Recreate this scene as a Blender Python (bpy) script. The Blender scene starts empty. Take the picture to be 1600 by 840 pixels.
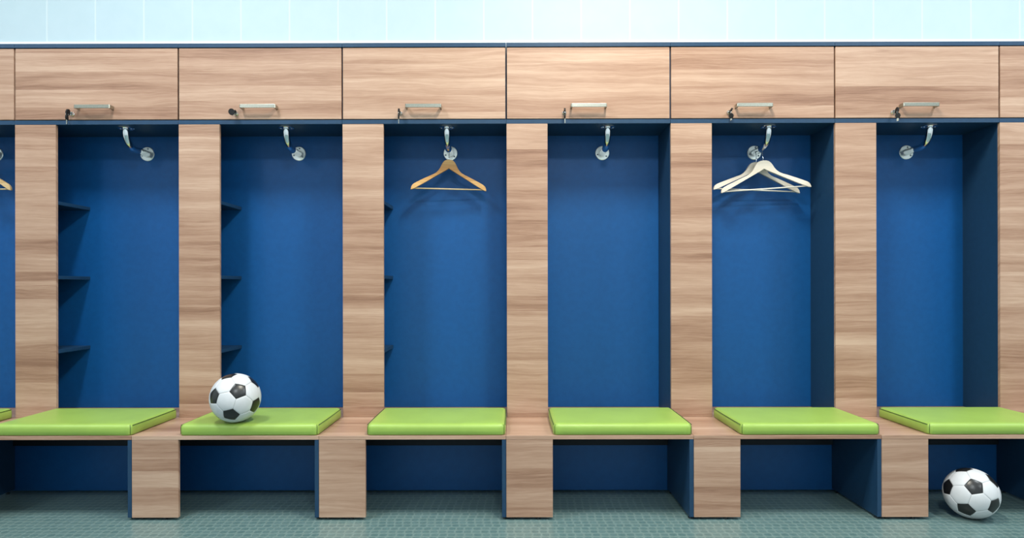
import bpy, bmesh, math, random
from mathutils import Vector, Matrix
S = bpy.context.scene
C = S.collection
R = math.radians
random.seed(7)

# ------------------------------------------------------------------ camera, world, lamps, exposure
F_PX = 1020.0
HC = 1.118                       # camera height above the floor
cam_d = bpy.data.cameras.new('camera')
cam_d.sensor_width = 36.0
cam_d.lens = F_PX / 1600.0 * 36.0
cam_d.shift_x = 0.0020
cam_d.shift_y = 28.0 / 1600.0
cam_d.clip_start = 0.05
cam = bpy.data.objects.new('camera', cam_d)
C.objects.link(cam)
cam.location = (0, 0, HC)
cam.matrix_world = Matrix.Translation((0, 0, HC)) @ Matrix.Rotation(R(0.13), 4, 'Z') @ Matrix.Rotation(R(90), 4, 'X') @ Matrix.Rotation(R(-0.105), 4, 'Z')
S.camera = cam
S.view_settings.view_transform = 'Standard'
S.view_settings.look = 'None'
S.view_settings.gamma = 1.0
S.view_settings.use_curve_mapping = False
S.view_settings.exposure = 0.19

w = bpy.data.worlds.new('world')
S.world = w
w.use_nodes = True
w.node_tree.nodes['Background'].inputs[0].default_value = (0.75, 0.9, 1.0, 1)
w.node_tree.nodes['Background'].inputs[1].default_value = 0.05

CEIL = 3.9


def lamp(name, x, y, sx, sy, power, color):
    d = bpy.data.lights.new(name, 'AREA')
    d.shape = 'RECTANGLE'
    d.size, d.size_y = sx, sy
    d.energy = power
    d.color = color
    o = bpy.data.objects.new(name, d)
    C.objects.link(o)
    o.location = (x, y, CEIL - 0.02)
    return o


COOL = (0.90, 0.97, 1.0)
WARM = (1.0, 0.95, 0.82)
for lx, pw, lc in ((-4.25, 46, COOL), (-1.85, 64, COOL), (0.60, 86, WARM), (3.0, 60, COOL), (5.4, 46, COOL)):      # row of ceiling lamps over the bench
    lamp('ceiling_lamp', lx, 2.10, 0.28, 0.75, pw, lc)
for lx, pw in ((-3.4, 42), (0.3, 66), (3.4, 40)):                                 # second row, in the middle of the room
    lamp('ceiling_lamp', lx, -0.4, 0.6, 0.6, pw, COOL)

# ------------------------------------------------------------------ measures of the row
P = 0.9                      # one unit
YC = 3.579                   # front of the wooden doors and upright panels
YF = 3.133                   # front of the bench
YB = 3.873                   # front of the blue backs
YW = 3.905                   # tiled wall
X3 = -0.027
XL = lambda k: X3 + (k - 3) * P
Z_SEAT0, Z_SEAT = 0.3865, 0.4054
Z_B0, Z_B1 = 2.0127, 2.0355
Z_T0, Z_T1 = 2.4338, 2.4565
PW = 0.2263                  # width of an upright panel
BW = 0.2240                  # width of a bench front panel


# ------------------------------------------------------------------ materials
class NT:
    def __init__(s, name):
        s.m = bpy.data.materials.new(name)
        s.m.use_nodes = True
        s.t = s.m.node_tree
        s.b = s.t.nodes['Principled BSDF']

    def n(s, typ, **kw):
        nd = s.t.nodes.new(typ)
        for k, v in kw.items():
            setattr(nd, k, v)
        return nd

    def l(s, a, b):
        s.t.links.new(a, b)

    def math(s, op, a, b=None, c=None, clamp=False):
        nd = s.n('ShaderNodeMath', operation=op, use_clamp=clamp)
        for i, v in enumerate((a, b, c)):
            if v is None:
                continue
            if isinstance(v, (int, float)):
                nd.inputs[i].default_value = v
            else:
                s.l(v, nd.inputs[i])
        return nd.outputs[0]

    def noise(s, vec, scale, detail=3, rough=0.55, dist=0.0):
        nd = s.n('ShaderNodeTexNoise')
        nd.inputs['Scale'].default_value = scale
        nd.inputs['Detail'].default_value = detail
        nd.inputs['Roughness'].default_value = rough
        nd.inputs['Distortion'].default_value = dist
        s.l(vec, nd.inputs['Vector'])
        return nd.outputs['Fac']

    def comb(s, x, y, z):
        nd = s.n('ShaderNodeCombineXYZ')
        for i, v in enumerate((x, y, z)):
            if isinstance(v, (int, float)):
                nd.inputs[i].default_value = v
            else:
                s.l(v, nd.inputs[i])
        return nd.outputs[0]

    def ramp(s, fac, stops, interp='LINEAR'):
        nd = s.n('ShaderNodeValToRGB')
        cr = nd.color_ramp
        cr.interpolation = interp
        while len(cr.elements) < len(stops):
            cr.elements.new(0.5)
        for e, (p, c) in zip(cr.elements, stops):
            e.position = p
            e.color = (*c, 1) if len(c) == 3 else c
        s.l(fac, nd.inputs[0])
        return nd.outputs[0]

    def mix(s, fac, a, b, mode='MIX'):
        nd = s.n('ShaderNodeMix', data_type='RGBA', blend_type=mode)
        for i, v in ((0, fac), (6, a), (7, b)):
            if isinstance(v, (int, float)):
                nd.inputs[i].default_value = v
            elif isinstance(v, tuple):
                nd.inputs[i].default_value = (*v, 1)
            else:
                s.l(v, nd.inputs[i])
        return nd.outputs[2]

    def bump(s, h, strength, dist):
        nd = s.n('ShaderNodeBump')
        nd.inputs['Strength'].default_value = strength
        nd.inputs['Distance'].default_value = dist
        s.l(h, nd.inputs['Height'])
        s.l(nd.outputs[0], s.b.inputs['Normal'])

    def set(s, **kw):
        for k, v in kw.items():
            i = s.b.inputs[k.replace('_', ' ')]
            if hasattr(v, 'is_linked'):
                s.l(v, i)
            elif isinstance(v, tuple):
                i.default_value = (*v, 1)
            else:
                i.default_value = v
        return s


def lin(r, g, b):
    f = lambda c: (c / 255 / 12.92) if c <= 10 else ((c / 255 + 0.055) / 1.055) ** 2.4
    return (f(r), f(g), f(b))


def wood_material(name, tones, rough=0.42):
    t = NT(name)
    tc = t.n('ShaderNodeTexCoord')
    sep = t.n('ShaderNodeSeparateXYZ')
    t.l(tc.outputs['Object'], sep.inputs[0])
    rnd = t.n('ShaderNodeObjectInfo').outputs['Random']
    x = t.math('ADD', sep.outputs[0], t.math('MULTIPLY', rnd, 37.0))
    a = t.math('ADD', t.math('ADD', sep.outputs[2], sep.outputs[1]), t.math('MULTIPLY', rnd, 53.0))
    wv = t.noise(t.comb(t.math('MULTIPLY', x, 0.8), t.math('MULTIPLY', a, 2.0), 9.0), 1.0, 1)
    vo = t.n('ShaderNodeTexVoronoi', voronoi_dimensions='1D')
    vo.inputs['Scale'].default_value = 11.0
    t.l(t.math('ADD', a, t.math('MULTIPLY', wv, 0.01)), vo.inputs['W'])
    vs_ = t.n('ShaderNodeSeparateColor')
    t.l(vo.outputs['Color'], vs_.inputs[0])
    step = vs_.outputs[0]
    # every lamella of the print has its own offset of the grain
    warp = t.noise(t.comb(t.math('MULTIPLY', x, 2.0), t.math('MULTIPLY', a, 6.0), t.math('MULTIPLY', step, 20.0)), 1.0, 2)
    a2 = t.math('ADD', a, t.math('MULTIPLY', t.math('SUBTRACT', warp, 0.5), 0.055))
    a2 = t.math('ADD', a2, t.math('MULTIPLY', step, 5.0))
    broad = t.noise(t.comb(t.math('MULTIPLY', x, 0.9), t.math('MULTIPLY', a2, 16.0), 3.0), 1.0, 2, 0.5)
    streak = t.noise(t.comb(t.math('MULTIPLY', x, 1.8), t.math('MULTIPLY', a2, 85.0), 7.0), 1.0, 6, 0.74)
    fine = t.noise(t.comb(t.math('MULTIPLY', x, 11.0), t.math('MULTIPLY', a2, 480.0), 1.0), 1.0, 2, 0.6)
    v = t.math('ADD', t.math('ADD', t.math('MULTIPLY', broad, 0.36), t.math('MULTIPLY', streak, 0.34)), t.math('MULTIPLY', fine, 0.19))
    v = t.math('ADD', v, t.math('MULTIPLY', step, 0.11))
    col = t.ramp(v, [(0.36, tones[0]), (0.46, tones[1]), (0.54, tones[2]), (0.64, tones[3])])
    # a few darker heart marks and knots
    knot = t.noise(t.comb(t.math('MULTIPLY', x, 4.5), t.math('MULTIPLY', a2, 26.0), 11.0), 1.0, 1, 0.5)
    kf = t.math('MULTIPLY', t.math('SUBTRACT', knot, 0.70, clamp=True), 4.0, clamp=True)
    col = t.mix(t.math('MULTIPLY', kf, 0.8), col, tones[4])
    t.set(Base_Color=col, Roughness=rough)
    t.b.inputs['Specular IOR Level'].default_value = 0.4
    t.bump(fine, 0.06, 0.001)
    return t.m


def plain(name, col, rough=0.5, metal=0.0, spec=0.5, mottled=0.06, scale=30.0, coat=0.0, bump=0.0, bscale=400.0):
    t = NT(name)
    tc = t.n('ShaderNodeTexCoord')
    f = t.noise(tc.outputs['Object'], scale, 3)
    lo = tuple(c * (1 - mottled) for c in col)
    hi = tuple(min(1, c * (1 + mottled)) for c in col)
    t.set(Base_Color=t.ramp(f, [(0.35, lo), (0.65, hi)]), Roughness=rough, Metallic=metal)
    t.b.inputs['Specular IOR Level'].default_value = spec
    t.b.inputs['Coat Weight'].default_value = coat
    if bump:
        t.bump(t.noise(tc.outputs['Object'], bscale, 2), bump, 0.002)
    return t.m


M = {}
M['wood'] = wood_material('striped_walnut_laminate', [(0.235, 0.118, 0.074), (0.360, 0.206, 0.137), (0.440, 0.272, 0.190), (0.540, 0.362, 0.264), (0.20, 0.095, 0.055)])
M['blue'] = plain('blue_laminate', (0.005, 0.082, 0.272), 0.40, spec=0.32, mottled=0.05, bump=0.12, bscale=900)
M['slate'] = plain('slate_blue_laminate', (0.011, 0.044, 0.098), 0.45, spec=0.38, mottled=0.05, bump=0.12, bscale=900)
M['rail'] = plain('dark_strip', (0.008, 0.012, 0.020), 0.6, spec=0.3)  # near-black colour of the strip under the seat
M['black'] = plain('black_plastic', (0.006, 0.006, 0.007), 0.55, spec=0.25)
M['chrome'] = plain('chrome', (0.74, 0.77, 0.80), 0.09, metal=1.0, mottled=0.01)
M['satin'] = plain('satin_nickel', (0.88, 0.90, 0.88), 0.28, metal=0.85, mottled=0.02)
M['steel'] = plain('brushed_steel', (0.42, 0.41, 0.35), 0.34, metal=1.0, mottled=0.08, scale=120)
M['screw'] = plain('dull_steel', (0.30, 0.33, 0.38), 0.35, metal=1.0)
M['vinyl'] = plain('lime_vinyl', (0.290, 0.430, 0.078), 0.38, spec=0.45, mottled=0.05, scale=6, bump=0.10, bscale=650)
M['stitch'] = plain('seam_thread', (0.03, 0.075, 0.012), 0.7)
M['foot'] = plain('levelling_foot', (0.02, 0.03, 0.035), 0.5)
M['brown_beech'] = wood_material('varnished_beech', [(0.48, 0.22, 0.06), (0.60, 0.31, 0.10), (0.68, 0.38, 0.13), (0.74, 0.45, 0.18), (0.42, 0.19, 0.06)], 0.3)
M['tan_beech'] = wood_material('honey_beech', [(0.50, 0.29, 0.11), (0.58, 0.36, 0.15), (0.64, 0.42, 0.20), (0.70, 0.48, 0.25), (0.45, 0.26, 0.10)], 0.3)
M['cream_beech'] = wood_material('pale_raw_beech', [(0.72, 0.61, 0.49), (0.76, 0.66, 0.54), (0.80, 0.71, 0.60), (0.83, 0.76, 0.65), (0.66, 0.54, 0.42)], 0.4)
M['brown_rod'] = plain('varnished_rod', (0.62, 0.46, 0.24), 0.35)
M['cream_rod'] = plain('pale_rod', (0.78, 0.72, 0.62), 0.4)
M['ball_white'] = plain('white_leather', (0.60, 0.60, 0.62), 0.38, spec=0.4, mottled=0.02, bump=0.05, bscale=700)
M['ball_black'] = plain('black_leather', (0.010, 0.010, 0.011), 0.30, spec=0.5, bump=0.05, bscale=700)
M['ball_seam'] = plain('ball_seam', (0.30, 0.30, 0.30), 0.7)
M['paint'] = plain('white_paint', (0.80, 0.83, 0.84), 0.6, mottled=0.02, scale=4)
M['white_strip'] = plain('white_gloss_strip', (0.90, 0.92, 0.92), 0.3, mottled=0.01)


def floor_material():
    t = NT('studded_rubber_floor')
    g = t.n('ShaderNodeNewGeometry')
    sep = t.n('ShaderNodeSeparateXYZ')
    t.l(g.outputs['Position'], sep.inputs[0])
    cell = 0.0385
    wob = t.noise(g.outputs['Position'], 3.0, 2)
    u = t.math('ADD', t.math('DIVIDE', sep.outputs[0], cell), t.math('MULTIPLY', wob, 0.5))
    v = t.math('DIVIDE', sep.outputs[1], cell)
    row = t.math('FLOOR', v)
    jit = t.n('ShaderNodeTexWhiteNoise', noise_dimensions='1D')
    t.l(row, jit.inputs['W'])
    u = t.math('ADD', u, t.math('MULTIPLY', jit.outputs['Value'], 0.5))
    du = t.math('ABSOLUTE', t.math('SUBTRACT', t.math('FRACT', u), 0.5))
    dv = t.math('ABSOLUTE', t.math('SUBTRACT', t.math('FRACT', v), 0.5))
    e = t.math('POWER', t.math('ADD', t.math('POWER', t.math('DIVIDE', du, 0.44), 3.0), t.math('POWER', t.math('DIVIDE', dv, 0.40), 3.0)), 0.3333)
    m = t.n('ShaderNodeMapRange', interpolation_type='SMOOTHSTEP')
    t.l(e, m.inputs[0])
    m.inputs[1].default_value = 0.84
    m.inputs[2].default_value = 1.06
    joint = m.outputs[0]
    cellid = t.comb(t.math('FLOOR', u), row, 0.0)
    wn = t.n('ShaderNodeTexWhiteNoise', noise_dimensions='2D')
    t.l(cellid, wn.inputs['Vector'])
    pad = t.ramp(wn.outputs['Value'], [(0.0, (0.086, 0.153, 0.154)), (1.0, (0.110, 0.180, 0.178))])
    col = t.mix(joint, pad, (0.155, 0.226, 0.216))
    dirt = t.noise(g.outputs['Position'], 5.0, 5, 0.6)
    col = t.mix(t.math('MULTIPLY', t.math('SUBTRACT', dirt, 0.45, clamp=True), 0.5), col, (0.10, 0.16, 0.165))
    t.set(Base_Color=col, Roughness=0.30)
    t.b.inputs['Specular IOR Level'].default_value = 0.6
    t.bump(joint, 0.25, 0.0015)
    return t.m


def tile_material():
    t = NT('glazed_white_tile')
    g = t.n('ShaderNodeNewGeometry')
    sep = t.n('ShaderNodeSeparateXYZ')
    t.l(g.outputs['Position'], sep.inputs[0])
    d = 0.2909
    u = t.math('FRACT', t.math('DIVIDE', t.math('ADD', sep.outputs[0], 1.907 + 60 * d), d))
    v = t.math('FRACT', t.math('DIVIDE', t.math('ADD', sep.outputs[2], -2.588 + 60 * d), d))
    du = t.math('MINIMUM', u, t.math('SUBTRACT', 1.0, u))
    dv = t.math('MINIMUM', v, t.math('SUBTRACT', 1.0, v))
    e = t.math('MINIMUM', du, dv)
    m = t.n('ShaderNodeMapRange', interpolation_type='SMOOTHSTEP')
    t.l(e, m.inputs[0])
    m.inputs[1].default_value = 0.008
    m.inputs[2].default_value = 0.026
    cloud = t.noise(g.outputs['Position'], 9.0, 3)
    glaze = t.ramp(cloud, [(0.3, (0.470, 0.580, 0.625)), (0.7, (0.490, 0.595, 0.640))])
    col = t.mix(m.outputs[0], (0.57, 0.65, 0.68), glaze)
    t.b.inputs['Specular IOR Level'].default_value = 0.25
    t.set(Base_Color=col, Roughness=0.6)
    t.bump(m.outputs[0], 0.25, 0.003)
    return t.m


M['floor'] = floor_material()
M['tile'] = tile_material()


# ------------------------------------------------------------------ mesh helpers
def bx(bm, x0, x1, y0, y1, z0, z1, mi=0):
    vs = [bm.verts.new((x, y, z)) for x in (x0, x1) for y in (y0, y1) for z in (z0, z1)]
    for q in ((0, 1, 3, 2), (4, 6, 7, 5), (0, 4, 5, 1), (2, 3, 7, 6), (0, 2, 6, 4), (1, 5, 7, 3)):
        f = bm.faces.new([vs[i] for i in q])
        f.material_index = mi


def cyl(bm, p0, p1, r0, r1=None, n=20, caps=True):
    r1 = r0 if r1 is None else r1
    sweep(bm, [p0, p1], [r0, r1], n, caps)


def sweep(bm, pts, rad, n=14, caps=True, closed=False):
    pts = [Vector(p) for p in pts]
    if not hasattr(rad, '__len__'):
        rad = [rad] * len(pts)
    rings = []
    up = None
    N = len(pts)
    for i, p in enumerate(pts):
        if closed:
            t = (pts[(i + 1) % N] - pts[i - 1]).normalized()
        else:
            t = (pts[min(i + 1, N - 1)] - pts[max(i - 1, 0)]).normalized()
        if up is None:
            up = Vector((0, 0, 1)) if abs(t.z) < 0.9 else Vector((1, 0, 0))
        sd = t.cross(up).normalized()
        up = sd.cross(t).normalized()
        rings.append([bm.verts.new(p + (sd * math.cos(a) + up * math.sin(a)) * rad[i]) for a in [2 * math.pi * k / n for k in range(n)]])
    for i in range(N if closed else N - 1):
        a, b = rings[i], rings[(i + 1) % N]
        for k in range(n):
            f = bm.faces.new((a[k], a[(k + 1) % n], b[(k + 1) % n], b[k]))
            f.smooth = True
    if caps and not closed:
        bm.faces.new(list(reversed(rings[0])))
        bm.faces.new(rings[-1])


def lathe(bm, c, axis, prof, n=28):
    """prof: (radius, distance along axis) pairs"""
    axis = Vector(axis).normalized()
    u = axis.orthogonal().normalized()
    v = axis.cross(u)
    c = Vector(c)
    rings = []
    for r, h in prof:
        if r < 1e-6:
            rings.append([bm.verts.new(c + axis * h)])
        else:
            rings.append([bm.verts.new(c + axis * h + (u * math.cos(a) + v * math.sin(a)) * r) for a in [2 * math.pi * k / n for k in range(n)]])
    for a, b in zip(rings, rings[1:]):
        for k in range(n):
            k2 = (k + 1) % n
            if len(a) == 1:
                bm.faces.new((a[0], b[k2], b[k]))
            elif len(b) == 1:
                bm.faces.new((a[k], a[k2], b[0]))
            else:
                bm.faces.new((a[k], a[k2], b[k2], b[k]))


def obj(name, bm, mats, parent=None, bevel=0.0, seg=2, smooth=False, loc=(0, 0, 0)):
    if bevel:
        bmesh.ops.bevel(bm, geom=list(bm.edges), offset=bevel, segments=seg, affect='EDGES', profile=0.5)
    bmesh.ops.recalc_face_normals(bm, faces=list(bm.faces))
    me = bpy.data.meshes.new(name)
    bm.to_mesh(me)
    bm.free()
    for m in (mats if isinstance(mats, (list, tuple)) else [mats]):
        me.materials.append(m)
    if smooth:
        for p in me.polygons:
            p.use_smooth = True
    o = bpy.data.objects.new(name, me)
    C.objects.link(o)
    o.location = loc
    if parent:
        o.parent = parent
    return o


def boxobj(name, b, mat, parent=None, bevel=0.0008):
    bm = bmesh.new()
    bx(bm, *b)
    return obj(name, bm, mat, parent, bevel, 1)


def tag(o, label, cat, group=None):
    o['label'] = label
    o['category'] = cat
    if group:
        o['group'] = group
    return o


def empty(name, loc):
    o = bpy.data.objects.new(name, None)
    o.empty_display_size = 0.1
    C.objects.link(o)
    o.location = loc
    return o


def copy_tree(o, parent=None):
    c = o.copy()
    C.objects.link(c)
    if parent:
        c.parent = parent
    for ch in list(o.children):
        copy_tree(ch, c)
    return c


def structure(o):
    o['kind'] = 'structure'
    return o


# ------------------------------------------------------------------ the room
XA, XB, YA = -6.0, 6.0, -2.2
structure(boxobj('floor', (XA, XB, YA, YW, -0.05, 0.0), M['floor'], None, 0))
structure(boxobj('ceiling', (XA, XB, YA, YW, CEIL, CEIL + 0.05), M['paint'], None, 0))
structure(boxobj('wall_back', (XA, XB, YW, YW + 0.1, 0.0, CEIL), M['tile'], None, 0))
structure(boxobj('wall_front', (XA, XB, YA - 0.1, YA, 0.0, CEIL), M['paint'], None, 0))
structure(boxobj('wall_left', (XA - 0.1, XA, YA, YW, 0.0, CEIL), M['paint'], None, 0))
structure(boxobj('wall_right', (XB, XB + 0.1, YA, YW, 0.0, CEIL), M['paint'], None, 0))
structure(boxobj('white_strip_1', (XA + 0.002, XB - 0.002, YW - 0.012, YW - 0.0005, Z_T1 + 0.02, 2.586), M['white_strip'], None, 0.002))  # whiter strip of wall just above the locker tops


# ------------------------------------------------------------------ locker units (everything above the bench top)
def make_locker():
    r = empty('locker_unit', (0, 0, 0))
    y = 0.0                       # local y 0 = front of the doors
    D = YB - YC
    g = 0.0006
    # wooden upright in front of the side shelves
    boxobj('front_panel', (0.002, PW, y, y + 0.018, Z_SEAT + g, Z_B0 - g), M['wood'], r, 0.0008)
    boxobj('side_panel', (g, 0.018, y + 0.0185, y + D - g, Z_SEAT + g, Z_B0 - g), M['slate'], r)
    boxobj('back_panel', (g, P - g, y + D, y + D + 0.018, Z_SEAT + g, Z_T0 - g), M['blue'], r)
    for zs in (1.118 + 0.4775, 1.118 + 0.0660, 1.118 - 0.3430):
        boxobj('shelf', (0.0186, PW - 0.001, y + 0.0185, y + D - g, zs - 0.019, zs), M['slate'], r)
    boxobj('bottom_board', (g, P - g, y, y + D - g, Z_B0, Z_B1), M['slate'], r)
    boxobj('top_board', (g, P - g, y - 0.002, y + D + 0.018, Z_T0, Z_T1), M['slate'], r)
    bm = bmesh.new()
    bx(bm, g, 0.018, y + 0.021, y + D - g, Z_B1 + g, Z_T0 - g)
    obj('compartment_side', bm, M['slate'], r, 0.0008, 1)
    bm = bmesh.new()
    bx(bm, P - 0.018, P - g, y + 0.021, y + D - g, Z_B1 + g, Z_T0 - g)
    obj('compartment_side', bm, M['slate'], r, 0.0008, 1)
    # lift-up door
    d = boxobj('door', (0.0045, P - 0.0045, y, y + 0.019, Z_B1 + 0.0045, Z_T0 - 0.0045), M['wood'], r, 0.001)
    # handle: flat bow grip, ends returned to the door
    hz, hx = 1.118 + 0.984, 0.4495
    hw, hp, ht, hh = 0.098, 0.042, 0.0075, 0.0095
    bm = bmesh.new()
    prof = [(-hw, 0), (-hw, -hp + 0.004), (-hw + 0.004, -hp), (hw - 0.004, -hp), (hw, -hp + 0.004), (hw, 0),
            (hw - ht * 1.3, 0), (hw - ht * 1.3, -hp + ht), (-hw + ht * 1.3, -hp + ht), (-hw + ht * 1.3, 0)]
    top = [bm.verts.new((hx + px, y + py, hz + hh)) for px, py in prof]
    bot = [bm.verts.new((hx + px, y + py, hz - hh)) for px, py in prof]
    n = len(prof)
    for i in range(n):
        bm.faces.new((top[i], top[(i + 1) % n], bot[(i + 1) % n], bot[i]))
    for ring in (top, bot):
        for q in ((0, 1, 8, 9), (1, 2, 8), (2, 3, 7, 8), (3, 4, 7), (4, 5, 6, 7)):
            bm.faces.new([ring[i] for i in q])
    obj('handle', bm, M['steel'], d, 0.0007, 2)
    bm = bmesh.new()
    lathe(bm, (0.318, y, 2.0705), (0, -1, 0), [(0.0, -0.002), (0.0125, -0.002), (0.0125, 0.003), (0.0105, 0.006), (0.0098, 0.013), (0.0085, 0.0145), (0.004, 0.0145), (0.0, 0.013)])
    obj('lock', bm, M['chrome'], d, smooth=False)
    # bent chrome rail: from the underside of the compartment round to the back
    hk = 0.567
    y0, zt, zw, rb, rt = 0.078, Z_B0, 1.118 + 0.792, 0.088, 0.0188
    pts = [(hk, y0, zt), (hk, y0, min(zw + rb + 0.006, zt - 0.008))]
    pts += [(hk, y0 + rb - rb * math.cos(R(a)), zw + rb - rb * math.sin(R(a))) for a in range(0, 91, 9)]
    pts += [(hk, D - 0.001, zw)]
    bm = bmesh.new()
    sweep(bm, pts, rt, 24)
    hook = obj('coat_hook', bm, M['chrome'], r)
    fl = [(0.0, 0.0), (0.042, 0.0), (0.042, 0.003), (0.0395, 0.005), (0.018, 0.0055), (0.017, 0.0055)]
    bm = bmesh.new()
    lathe(bm, (hk, y0, zt), (0, 0, -1), fl, 36)
    obj('ceiling_flange', bm, M['chrome'], hook)
    bm = bmesh.new()
    lathe(bm, (hk, D, zw), (0, -1, 0), fl, 36)
    obj('wall_flange', bm, M['satin'], hook)
    sc = [(0.0, 0.005), (0.0048, 0.005), (0.0045, 0.0072), (0.003, 0.0082), (0.0015, 0.0072), (0.0, 0.007)]
    for a in (60, 180, 300):
        bm = bmesh.new()
        lathe(bm, (hk + 0.030 * math.cos(R(a + 20)), D, zw + 0.030 * math.sin(R(a + 20))), (0, -1, 0), sc, 12)
        obj('screw', bm, M['screw'], hook)
    for a in (0, 180):
        bm = bmesh.new()
        lathe(bm, (hk + 0.030 * math.cos(R(a)), y0, zt), (0, 0, -1), sc, 12)
        obj('screw', bm, M['screw'], hook)
    return r


LG = 'row of open locker units'
locker_labels = {
    -1: 'locker bay with honey coloured hanger, only its edge showing beyond the first wood upright',
    0: 'wood and blue locker bay without hanger, showing the widest shelf ends of the row',
    1: 'wood and blue locker bay whose wood upright stands behind the ball on the green cushion',
    2: 'wood and blue locker bay where the single brown hanger hangs',
    3: 'hangerless locker bay between the brown hanger bay and the two cream hangers bay',
    4: 'wood and blue locker bay where the two cream hangers hang together',
    5: 'hangerless locker bay above the ball on the floor, one along from the cream hangers',
    6: 'locker bay with only a wood upright and a door strip showing, beyond the floor ball',
}
proto = make_locker()
for k in range(-1, 7):
    o = proto if k == -1 else copy_tree(proto)
    o.location = (XL(k), YC, 0)
    tag(o, locker_labels[k], 'locker', LG)


# ------------------------------------------------------------------ benches
def make_bench():
    r = empty('bench', (0, 0, 0))          # local y 0 = front of the bench
    g = 0.0006
    dy = YC - YF
    zb = 0.0125
    boxobj('seat_board', (g, P - g, 0, YB - YF + 0.018, Z_SEAT0, Z_SEAT), M['wood'], r)
    boxobj('front_panel', (0.001, BW, 0.0006, 0.019, zb, Z_SEAT0 - g), M['wood'], r)
    boxobj('side_panel', (-0.020, -0.0004, 0.0012, dy - g, zb, Z_SEAT0 - g), M['slate'], r)
    boxobj('back_panel', (-0.020 + g, P - 0.020 - g, dy, dy + 0.018, 0.004, Z_SEAT0 - g), M['blue'], r)
    boxobj('under_seat_strip', (0.001, P - 0.022, dy - 0.019, dy - g, Z_SEAT0 - 0.132, Z_SEAT0 - g), M['rail'], r)  # dark strip across the top of the back panel
    for fx, fy in ((0.035, 0.03), (0.155, 0.012), (-0.010, 0.03), (-0.010, dy - 0.04)):
        bm = bmesh.new()
        lathe(bm, (fx, fy, 0), (0, 0, 1), [(0, 0), (0.010, 0), (0.010, 0.004), (0.004, 0.006), (0.004, zb + 0.002), (0, zb + 0.002)], 14)
        obj('foot', bm, M['foot'], r)
    return r


bench_labels = {
    -1: 'wooden bench section whose end shows beside the first wood upright, mostly out of view',
    0: 'wooden bench section without ball, under the widest shelf ends of the row',
    1: 'wooden bench section under the cushion that carries the ball',
    2: 'wooden bench section below the brown hanger bay',
    3: 'wooden bench section between the brown hanger bay and the cream hanger bay',
    4: 'wooden bench section below the two cream hangers',
    5: 'wooden bench section with the ball on the floor under its front',
    6: 'wooden bench section of which only a sliver shows past the floor ball and its cushion',
}
proto = make_bench()
for k in range(-1, 7):
    o = proto if k == -1 else copy_tree(proto)
    o.location = (XL(k), YF, 0)
    tag(o, bench_labels[k], 'bench', 'row of bench sections')


# ------------------------------------------------------------------ cushions
CT = 0.055


def make_cushion():
    L, Dp, T = 0.669, YC - YF - 0.004, CT
    rc, rv = 0.024, 0.021           # plan corner and edge rounding
    bm = bmesh.new()

    def ring(inset, z, bulge):
        pts = []
        x0, x1, y0, y1 = -L / 2 + inset, L / 2 - inset, inset, Dp - inset
        rr = max(rc - inset, 0.003)
        for cx, cy, a0 in ((x1 - rr, y1 - rr, 0), (x0 + rr, y1 - rr, 90), (x0 + rr, y0 + rr, 180), (x1 - rr, y0 + rr, 270)):
            for s in range(7):
                a = R(a0 + s * 15)
                pts.append((cx + rr * math.cos(a), cy + rr * math.sin(a)))
            # straight run, split so it can bow out a little
            nx = {0: (x0 + rr, y1), 90: (x0, y0 + rr), 180: (x1 - rr, y0), 270: (x1, y1 - rr)}[a0]
            lx, ly = pts[-1]
            for s in range(1, 12):
                t = s / 12
                px, py = lx + (nx[0] - lx) * t, ly + (nx[1] - ly) * t
                b = bulge * math.sin(math.pi * t)
                d = {0: (0, 1), 90: (-1, 0), 180: (0, -1), 270: (1, 0)}[a0]
                pts.append((px + d[0] * b * 0.6, py + d[1] * b * 0.4))
        return [bm.verts.new((px, py, z)) for px, py in pts]
    rings = []
    for inset, z, b in ((0.010, 0.0, 0), (0.003, 0.002, 0), (0.0, 0.006, 0.002), (0.0, T * 0.45, 0.004)):
        rings.append(ring(inset, z, b))
    for s in range(0, 6):
        a = R(s * 18)
        rings.append(ring(rv * (1 - math.cos(a)), T - rv + rv * math.sin(a), 0.004 * (1 - s / 6)))
    for ins, dz in ((0.04, 0.0015), (0.09, 0.0025), (0.15, 0.003)):
        rings.append(ring(ins, T + dz, 0))
    n = len(rings[0])
    for a, b in zip(rings, rings[1:]):
        for k in range(n):
            f = bm.faces.new((a[k], a[(k + 1) % n], b[(k + 1) % n], b[k]))
            f.smooth = True
    bm.faces.new(list(reversed(rings[0])))
    f = bm.faces.new(rings[-1])
    f.smooth = True
    o = obj('seat_cushion', bm, M['vinyl'])
    for sgn in (-1, 1):
        bm = bmesh.new()
        pts = []
        for s in range(15):
            t = s / 14
            yy = 0.018 + (Dp - 0.036) * t
            pts.append((sgn * (L / 2 - 0.0018 + 0.0018 * math.sin(math.pi * t)), yy, T - 0.0075))
        sweep(bm, pts, 0.0017, 6)
        obj('seam', bm, M['stitch'], o)
        bm = bmesh.new()
        c = (sgn * (L / 2 - 0.0058), 0.0058)
        sweep(bm, [(c[0], c[1], 0.006), (c[0], c[1], T * 0.5), (c[0], c[1], T - 0.013), (c[0] - sgn * 0.004, c[1] + 0.004, T - 0.0035)], 0.0009, 6)
        obj('seam', bm, M['stitch'], o)
    return o


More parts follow.
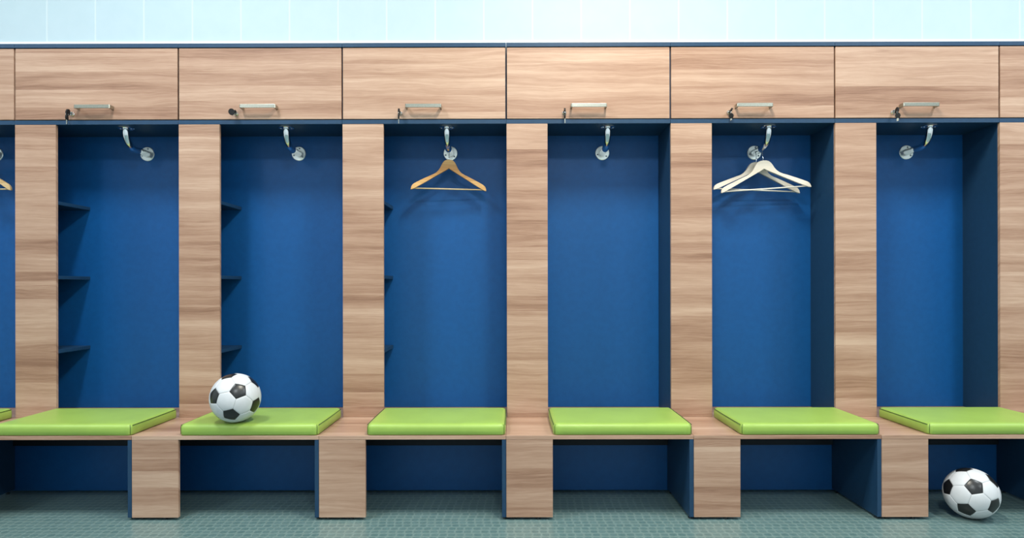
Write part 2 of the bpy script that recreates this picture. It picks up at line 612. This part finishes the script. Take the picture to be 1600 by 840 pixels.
cushion_labels = {
    -1: 'lime green cushion of which only a corner shows, beside the first wood upright',
    0: 'lime green cushion without ball, below the bay with the widest shelf ends',
    1: 'lime green seat cushion with the ball resting on it',
    2: 'lime green seat cushion below the brown hanger',
    3: 'lime green cushion between the brown hanger bay and the cream hanger bay',
    4: 'lime green seat cushion below the two cream hangers',
    5: 'lime green seat cushion over the ball on the floor, cut by the view',
}
proto = make_cushion()
for k in range(-1, 6):
    o = proto if k == -1 else copy_tree(proto)
    o.location = (XL(k) + 0.5620, YF + 0.001, Z_SEAT + 0.0002)
    tag(o, cushion_labels[k], 'cushion', 'green seat cushions')


# ------------------------------------------------------------------ keys in the locks
def make_key(name, k, turn, spare, drop, tilt):
    r = empty(name, (XL(k) + 0.318, YC - 0.0145, 2.0705))
    rot = Matrix.Rotation(R(turn), 4, 'Y')

    def bow(cy, rx, rz, th, cz=0.0):
        bm = bmesh.new()
        n = 20
        ra, rb_ = [], []
        for i in range(n):
            a = 2 * math.pi * i / n
            v = (cy + rx * math.cos(a), cz + rz * math.sin(a))
            ra.append(bm.verts.new((-th / 2, v[0], v[1])))
            rb_.append(bm.verts.new((th / 2, v[0], v[1])))
        for i in range(n):
            bm.faces.new((ra[i], ra[(i + 1) % n], rb_[(i + 1) % n], rb_[i]))
        bm.faces.new(ra)
        bm.faces.new(list(reversed(rb_)))
        return bm
    bm = bow(-0.022, 0.0135, 0.0165, 0.0072)
    bmesh.ops.transform(bm, matrix=rot, verts=bm.verts)
    obj('key_head', bm, M['black'], r, 0.0012, 2)
    bm = bmesh.new()
    bx(bm, -0.001, 0.001, -0.010, 0.004, -0.0038, 0.0038)
    bmesh.ops.transform(bm, matrix=rot, verts=bm.verts)
    obj('key_blade', bm, M['steel'], r, 0.0003, 1)
    # wire ring through the head
    bm = bmesh.new()
    cz = -0.012
    sweep(bm, [(0.009 * math.cos(a) * math.sin(R(tilt)), -0.028 + 0.009 * math.cos(a) * math.cos(R(tilt)), cz + 0.010 * math.sin(a)) for a in [2 * math.pi * i / 20 for i in range(20)]], 0.0008, 6, closed=True)
    obj('key_ring', bm, M['chrome'], r)
    if k == 1:
        bm = bow(0.0, 0.0150, 0.0165, 0.0060)
        bmesh.ops.transform(bm, matrix=Matrix.Translation((-0.002, -0.040, -0.004)) @ Matrix.Rotation(R(-78), 4, 'Z'), verts=bm.verts)
        obj('spare_key_head', bm, M['black'], r, 0.001, 2)
    if spare:
        tm = Matrix.Translation((0, -0.030, -0.021)) @ Matrix.Rotation(R(tilt), 4, 'Z')
        bm = bow(0.0, 0.0115, 0.0135, 0.0070, -0.009)
        bmesh.ops.transform(bm, matrix=tm, verts=bm.verts)
        sp = obj('spare_key_head', bm, M['black'], r, 0.001, 2)
        bm = bmesh.new()
        bx(bm, -0.0017, 0.0017, -0.0040, 0.0040, -0.020 - drop, -0.020)
        for i in range(4):
            zz = -0.026 - i * drop / 5
            bx(bm, -0.001, 0.001, 0.0036, 0.0052, zz - 0.003, zz)
        bmesh.ops.transform(bm, matrix=tm, verts=bm.verts)
        obj('spare_key_blade', bm, M['steel'], sp)
    return r


keyg = 'keys in the locker doors'
for k, turn, spare, drop, tilt, lab in (
        (0, 8, True, 0.026, 10, 'black headed keys in the locker door above the widest shelf ends'),
        (1, 70, False, 0.0, 60, 'black key turned flat in its lock, no spare key hanging below'),
        (2, 0, True, 0.027, 5, 'black headed keys in the locker door above the brown hanger'),
        (3, 0, True, 0.027, 0, 'thin black keys in the door between the brown hanger bay and cream hanger bay'),
        (4, 30, True, 0.012, 40, 'short black headed keys in the locker door above the cream hangers'),
        (5, 12, True, 0.018, 50, 'black headed keys in the locker door above the floor ball')):
    tag(make_key('locker_key', k, turn, spare, drop, tilt), lab, 'keys', keyg)


# ------------------------------------------------------------------ clothes hangers
HP_U = [(0, 0), (.014, -.0012), (.026, -.006), (.035, -.015), (.043, -.028), (.053, -.049), (.063, -.064), (.076, -.0765), (.092, -.086), (.111, -.0945), (.153, -.115), (.190, -.1335), (.207, -.143), (.217, -.152), (.223, -.163), (.225, -.1785)]
HP_L = [(.2185, -.1785), (.209, -.1735), (.185, -.160), (.140, -.1335), (.090, -.104), (.045, -.0775), (0, -.051)]


def make_hanger(loc, yaw, roll, sx, sz, mat, rod, hookr=0.0215, dropz=0.0):
    """loc: the point of the rail's top that the wire hook sits on"""
    r = empty('clothes_hanger', loc)
    r.rotation_euler = (0, R(roll), R(yaw))
    top = -0.0593 - dropz
    th = 0.020
    bm = bmesh.new()
    out = [(x * sx, z * sz) for x, z in HP_U + HP_L]
    nU = len(HP_U)
    up = out[:nU]
    # lower line sampled at the x of the upper line, so the two can be bridged
    low = [(x * sx, z * sz) for x, z in reversed(HP_L)]

    def at(x):
        for (x0, z0), (x1, z1) in zip(low, low[1:]):
            if x <= x1:
                return z0 + (z1 - z0) * (x - x0) / (x1 - x0)
        return low[-1][1]
    xs = [p[0] for p in up[:-2]]
    cols = []
    for i in range(-(len(xs) - 1), len(xs)):
        x = math.copysign(xs[abs(i)], i)
        zt, zb = up[abs(i)][1], at(xs[abs(i)])
        cols.append((x, zt, zb))
    end = [(up[-2][0], up[-2][1], at(up[-2][0])), (up[-1][0], up[-1][1] + 0.004, up[-1][1])]
    cols = [(-x, a, b) for x, a, b in reversed(end)] + cols + end
    V = []
    for x, zt, zb in cols:
        bow = -0.010 * (abs(x) / 0.225) ** 2          # the arms sweep slightly forward
        t2 = th / 2 * (1.0 - 0.25 * abs(x) / 0.26)
        V.append([bm.verts.new((x, bow + s * t2, top + z)) for s, z in ((-1, zt), (1, zt), (1, zb), (-1, zb))])
    for a, b in zip(V, V[1:]):
        for i in range(4):
            f = bm.faces.new((a[i], a[(i + 1) % 4], b[(i + 1) % 4], b[i]))
    bm.faces.new(V[0])
    bm.faces.new(list(reversed(V[-1])))
    long_edges = [e for e in bm.edges if abs(e.verts[0].co.x - e.verts[1].co.x) > 1e-4]
    bmesh.ops.bevel(bm, geom=long_edges, offset=0.0028, segments=3, affect='EDGES', profile=0.5)
    body = obj('hanger_body', bm, mat, r, smooth=False)
    for p in body.data.polygons:
        p.use_smooth = abs(p.normal.y) < 0.9
    bm = bmesh.new()
    ex = 0.209 * sx
    bow = -0.010 * (ex / 0.225) ** 2
    sweep(bm, [(-ex, bow, top - 0.1705 * sz), (ex, bow, top - 0.1705 * sz)], 0.0040, 12)
    obj('trouser_bar', bm, rod, r)
    bm = bmesh.new()
    pts = [(0, 0, top - 0.004), (0, 0, top + 0.004), (0.004, 0, -0.049)]
    cz = -hookr + 0.0015
    for a in range(-60, 200, 13):
        pts.append((0, hookr * math.cos(R(a)), cz + hookr * math.sin(R(a))))
    pts[2] = (0, hookr * 0.25, -0.0475)
    sweep(bm, pts, 0.0016, 8)
    obj('wire_hook', bm, M['chrome'], r)
    return r


ZR = 1.118 + 0.792 + 0.0188 + 0.0018     # top of the rail
HK = 0.567
hg = 'wooden clothes hangers'
tag(make_hanger((XL(2) + HK + 0.001, YC + 0.202, ZR + 0.001), 5, 0.8, 0.965, 1.0, M['brown_beech'], M['brown_rod'], dropz=0.018),
    'brown varnished wooden clothes hanger hanging alone on a chrome rail', 'hanger', hg)
tag(make_hanger((XL(4) + HK - 0.002, YC + 0.165, ZR + 0.001), -3, -3.4, 1.12, 0.96, M['cream_beech'], M['cream_rod'], dropz=0.034),
    'pale cream wooden hanger, the front one of two on the rail', 'hanger', hg)
tag(make_hanger((XL(4) + HK - 0.014, YC + 0.215, ZR + 0.001), 4, 1.8, 1.14, 0.96, M['cream_beech'], M['cream_rod'], dropz=0.034),
    'pale cream wooden hanger, half hidden behind another cream one', 'hanger', hg)
tag(make_hanger((XL(-1) + HK - 0.006, YC + 0.178, ZR + 0.001), -4, 0, 0.90, 1.0, M['tan_beech'], M['brown_rod'], dropz=0.018),
    'honey coloured wooden hanger of which only one arm tip shows past the first wood upright', 'hanger', hg)


# ------------------------------------------------------------------ footballs
def make_ball(r):
    ph = (1 + 5 ** 0.5) / 2
    ico = []
    for s1 in (-1, 1):
        for s2 in (-1, 1):
            ico += [Vector((0, s1, s2 * ph)), Vector((s1, s2 * ph, 0)), Vector((s2 * ph, 0, s1))]
    tv = []
    for i, a in enumerate(ico):
        for j, b in enumerate(ico):
            if i != j and (a - b).length < 2.01:
                tv.append((a * 2 + b) / 3)
    faces = []                                        # (centre, ordered corner points, black?)
    for a in ico:
        pts = [p for p in tv if (p - a).length < 0.68]
        faces.append((sum(pts, Vector()) / len(pts), pts, True))
    seen = set()
    for i in range(12):
        for j in range(i + 1, 12):
            for k in range(j + 1, 12):
                a, b, c = ico[i], ico[j], ico[k]
                if max((a - b).length, (b - c).length, (a - c).length) < 2.01:
                    pts = []
                    for u, v in ((a, b), (b, a), (b, c), (c, b), (c, a), (a, c)):
                        pts.append((u * 2 + v) / 3)
                    faces.append((sum(pts, Vector()) / 6, pts, False))
    bm = bmesh.new()
    T = [0.0, 0.25, 0.5, 0.72, 0.86, 0.93, 0.965, 0.985, 1.0]
    DEP = [0.0, 0.0, 0.0, 0.0, 0.001, 0.0035, 0.008, 0.014, 0.016]
    NS = 6
    for c, pts, black in faces:
        nrm = c.normalized()
        u = (pts[0] - c).normalized()
        v = nrm.cross(u)
        pts = sorted(pts, key=lambda p: math.atan2((p - c).dot(v), (p - c).dot(u)))
        n = len(pts)
        rim = []
        for i in range(n):
            for s in range(NS):
                rim.append(pts[i].lerp(pts[(i + 1) % n], s / NS))
        prev = None
        for t, d in zip(T, DEP):
            if t == 0:
                ring = [bm.verts.new(nrm * r)]
            else:
                ring = [bm.verts.new((c.lerp(p, t)).normalized() * r * (1 - d)) for p in rim]
            if prev:
                mi = 2 if t > 0.99 else (1 if black else 0)
                m = len(ring)
                for k in range(m):
                    k2 = (k + 1) % m
                    f = bm.faces.new((prev[0], ring[k], ring[k2])) if len(prev) == 1 else bm.faces.new((prev[k], ring[k], ring[k2], prev[k2]))
                    f.material_index = mi
                    f.smooth = True
            prev = ring
    bmesh.ops.remove_doubles(bm, verts=bm.verts, dist=1e-5)
    return obj('soccer_ball', bm, [M['ball_white'], M['ball_black'], M['ball_seam']])


def aim_ball(o):
    """turn the black pentagon as the photo shows it: towards the room, a little up"""
    ph = (1 + 5 ** 0.5) / 2
    a, b = Vector((0, 1, ph)).normalized(), Vector((0, -1, ph)).normalized()
    f = (Vector((0, 0, HC)) - o.location).normalized()
    rt = Vector((0, 0, 1)).cross(f).normalized()
    up = f.cross(rt)
    w1 = (rt * 0.117 + up * 0.278 + f * 0.953).normalized()
    w2 = rt * -0.19 + up * -0.726 + f * 0.66
    w2 = (w2 - w1 * w2.dot(w1)).normalized()
    l2 = (b - a * b.dot(a)).normalized()
    A = Matrix((w1, w2, w1.cross(w2))).transposed()
    B = Matrix((a, l2, a.cross(l2))).transposed()
    o.rotation_euler = (A @ B.transposed()).to_euler()


BR = 0.118
ball = make_ball(BR)
ball.location = ((367 - 799) / 320.9, 3.179, Z_SEAT + CT + BR + 0.0022)
tag(ball, 'black and white soccer ball resting on a green cushion', 'ball', 'soccer balls')
ball2 = ball.copy()
C.objects.link(ball2)
ball2.location = ((1515 - 799) / 322.4, 3.162, BR - 0.0005)
tag(ball2, 'black and white soccer ball on the floor under the bench front', 'ball', 'soccer balls')
aim_ball(ball)
aim_ball(ball2)
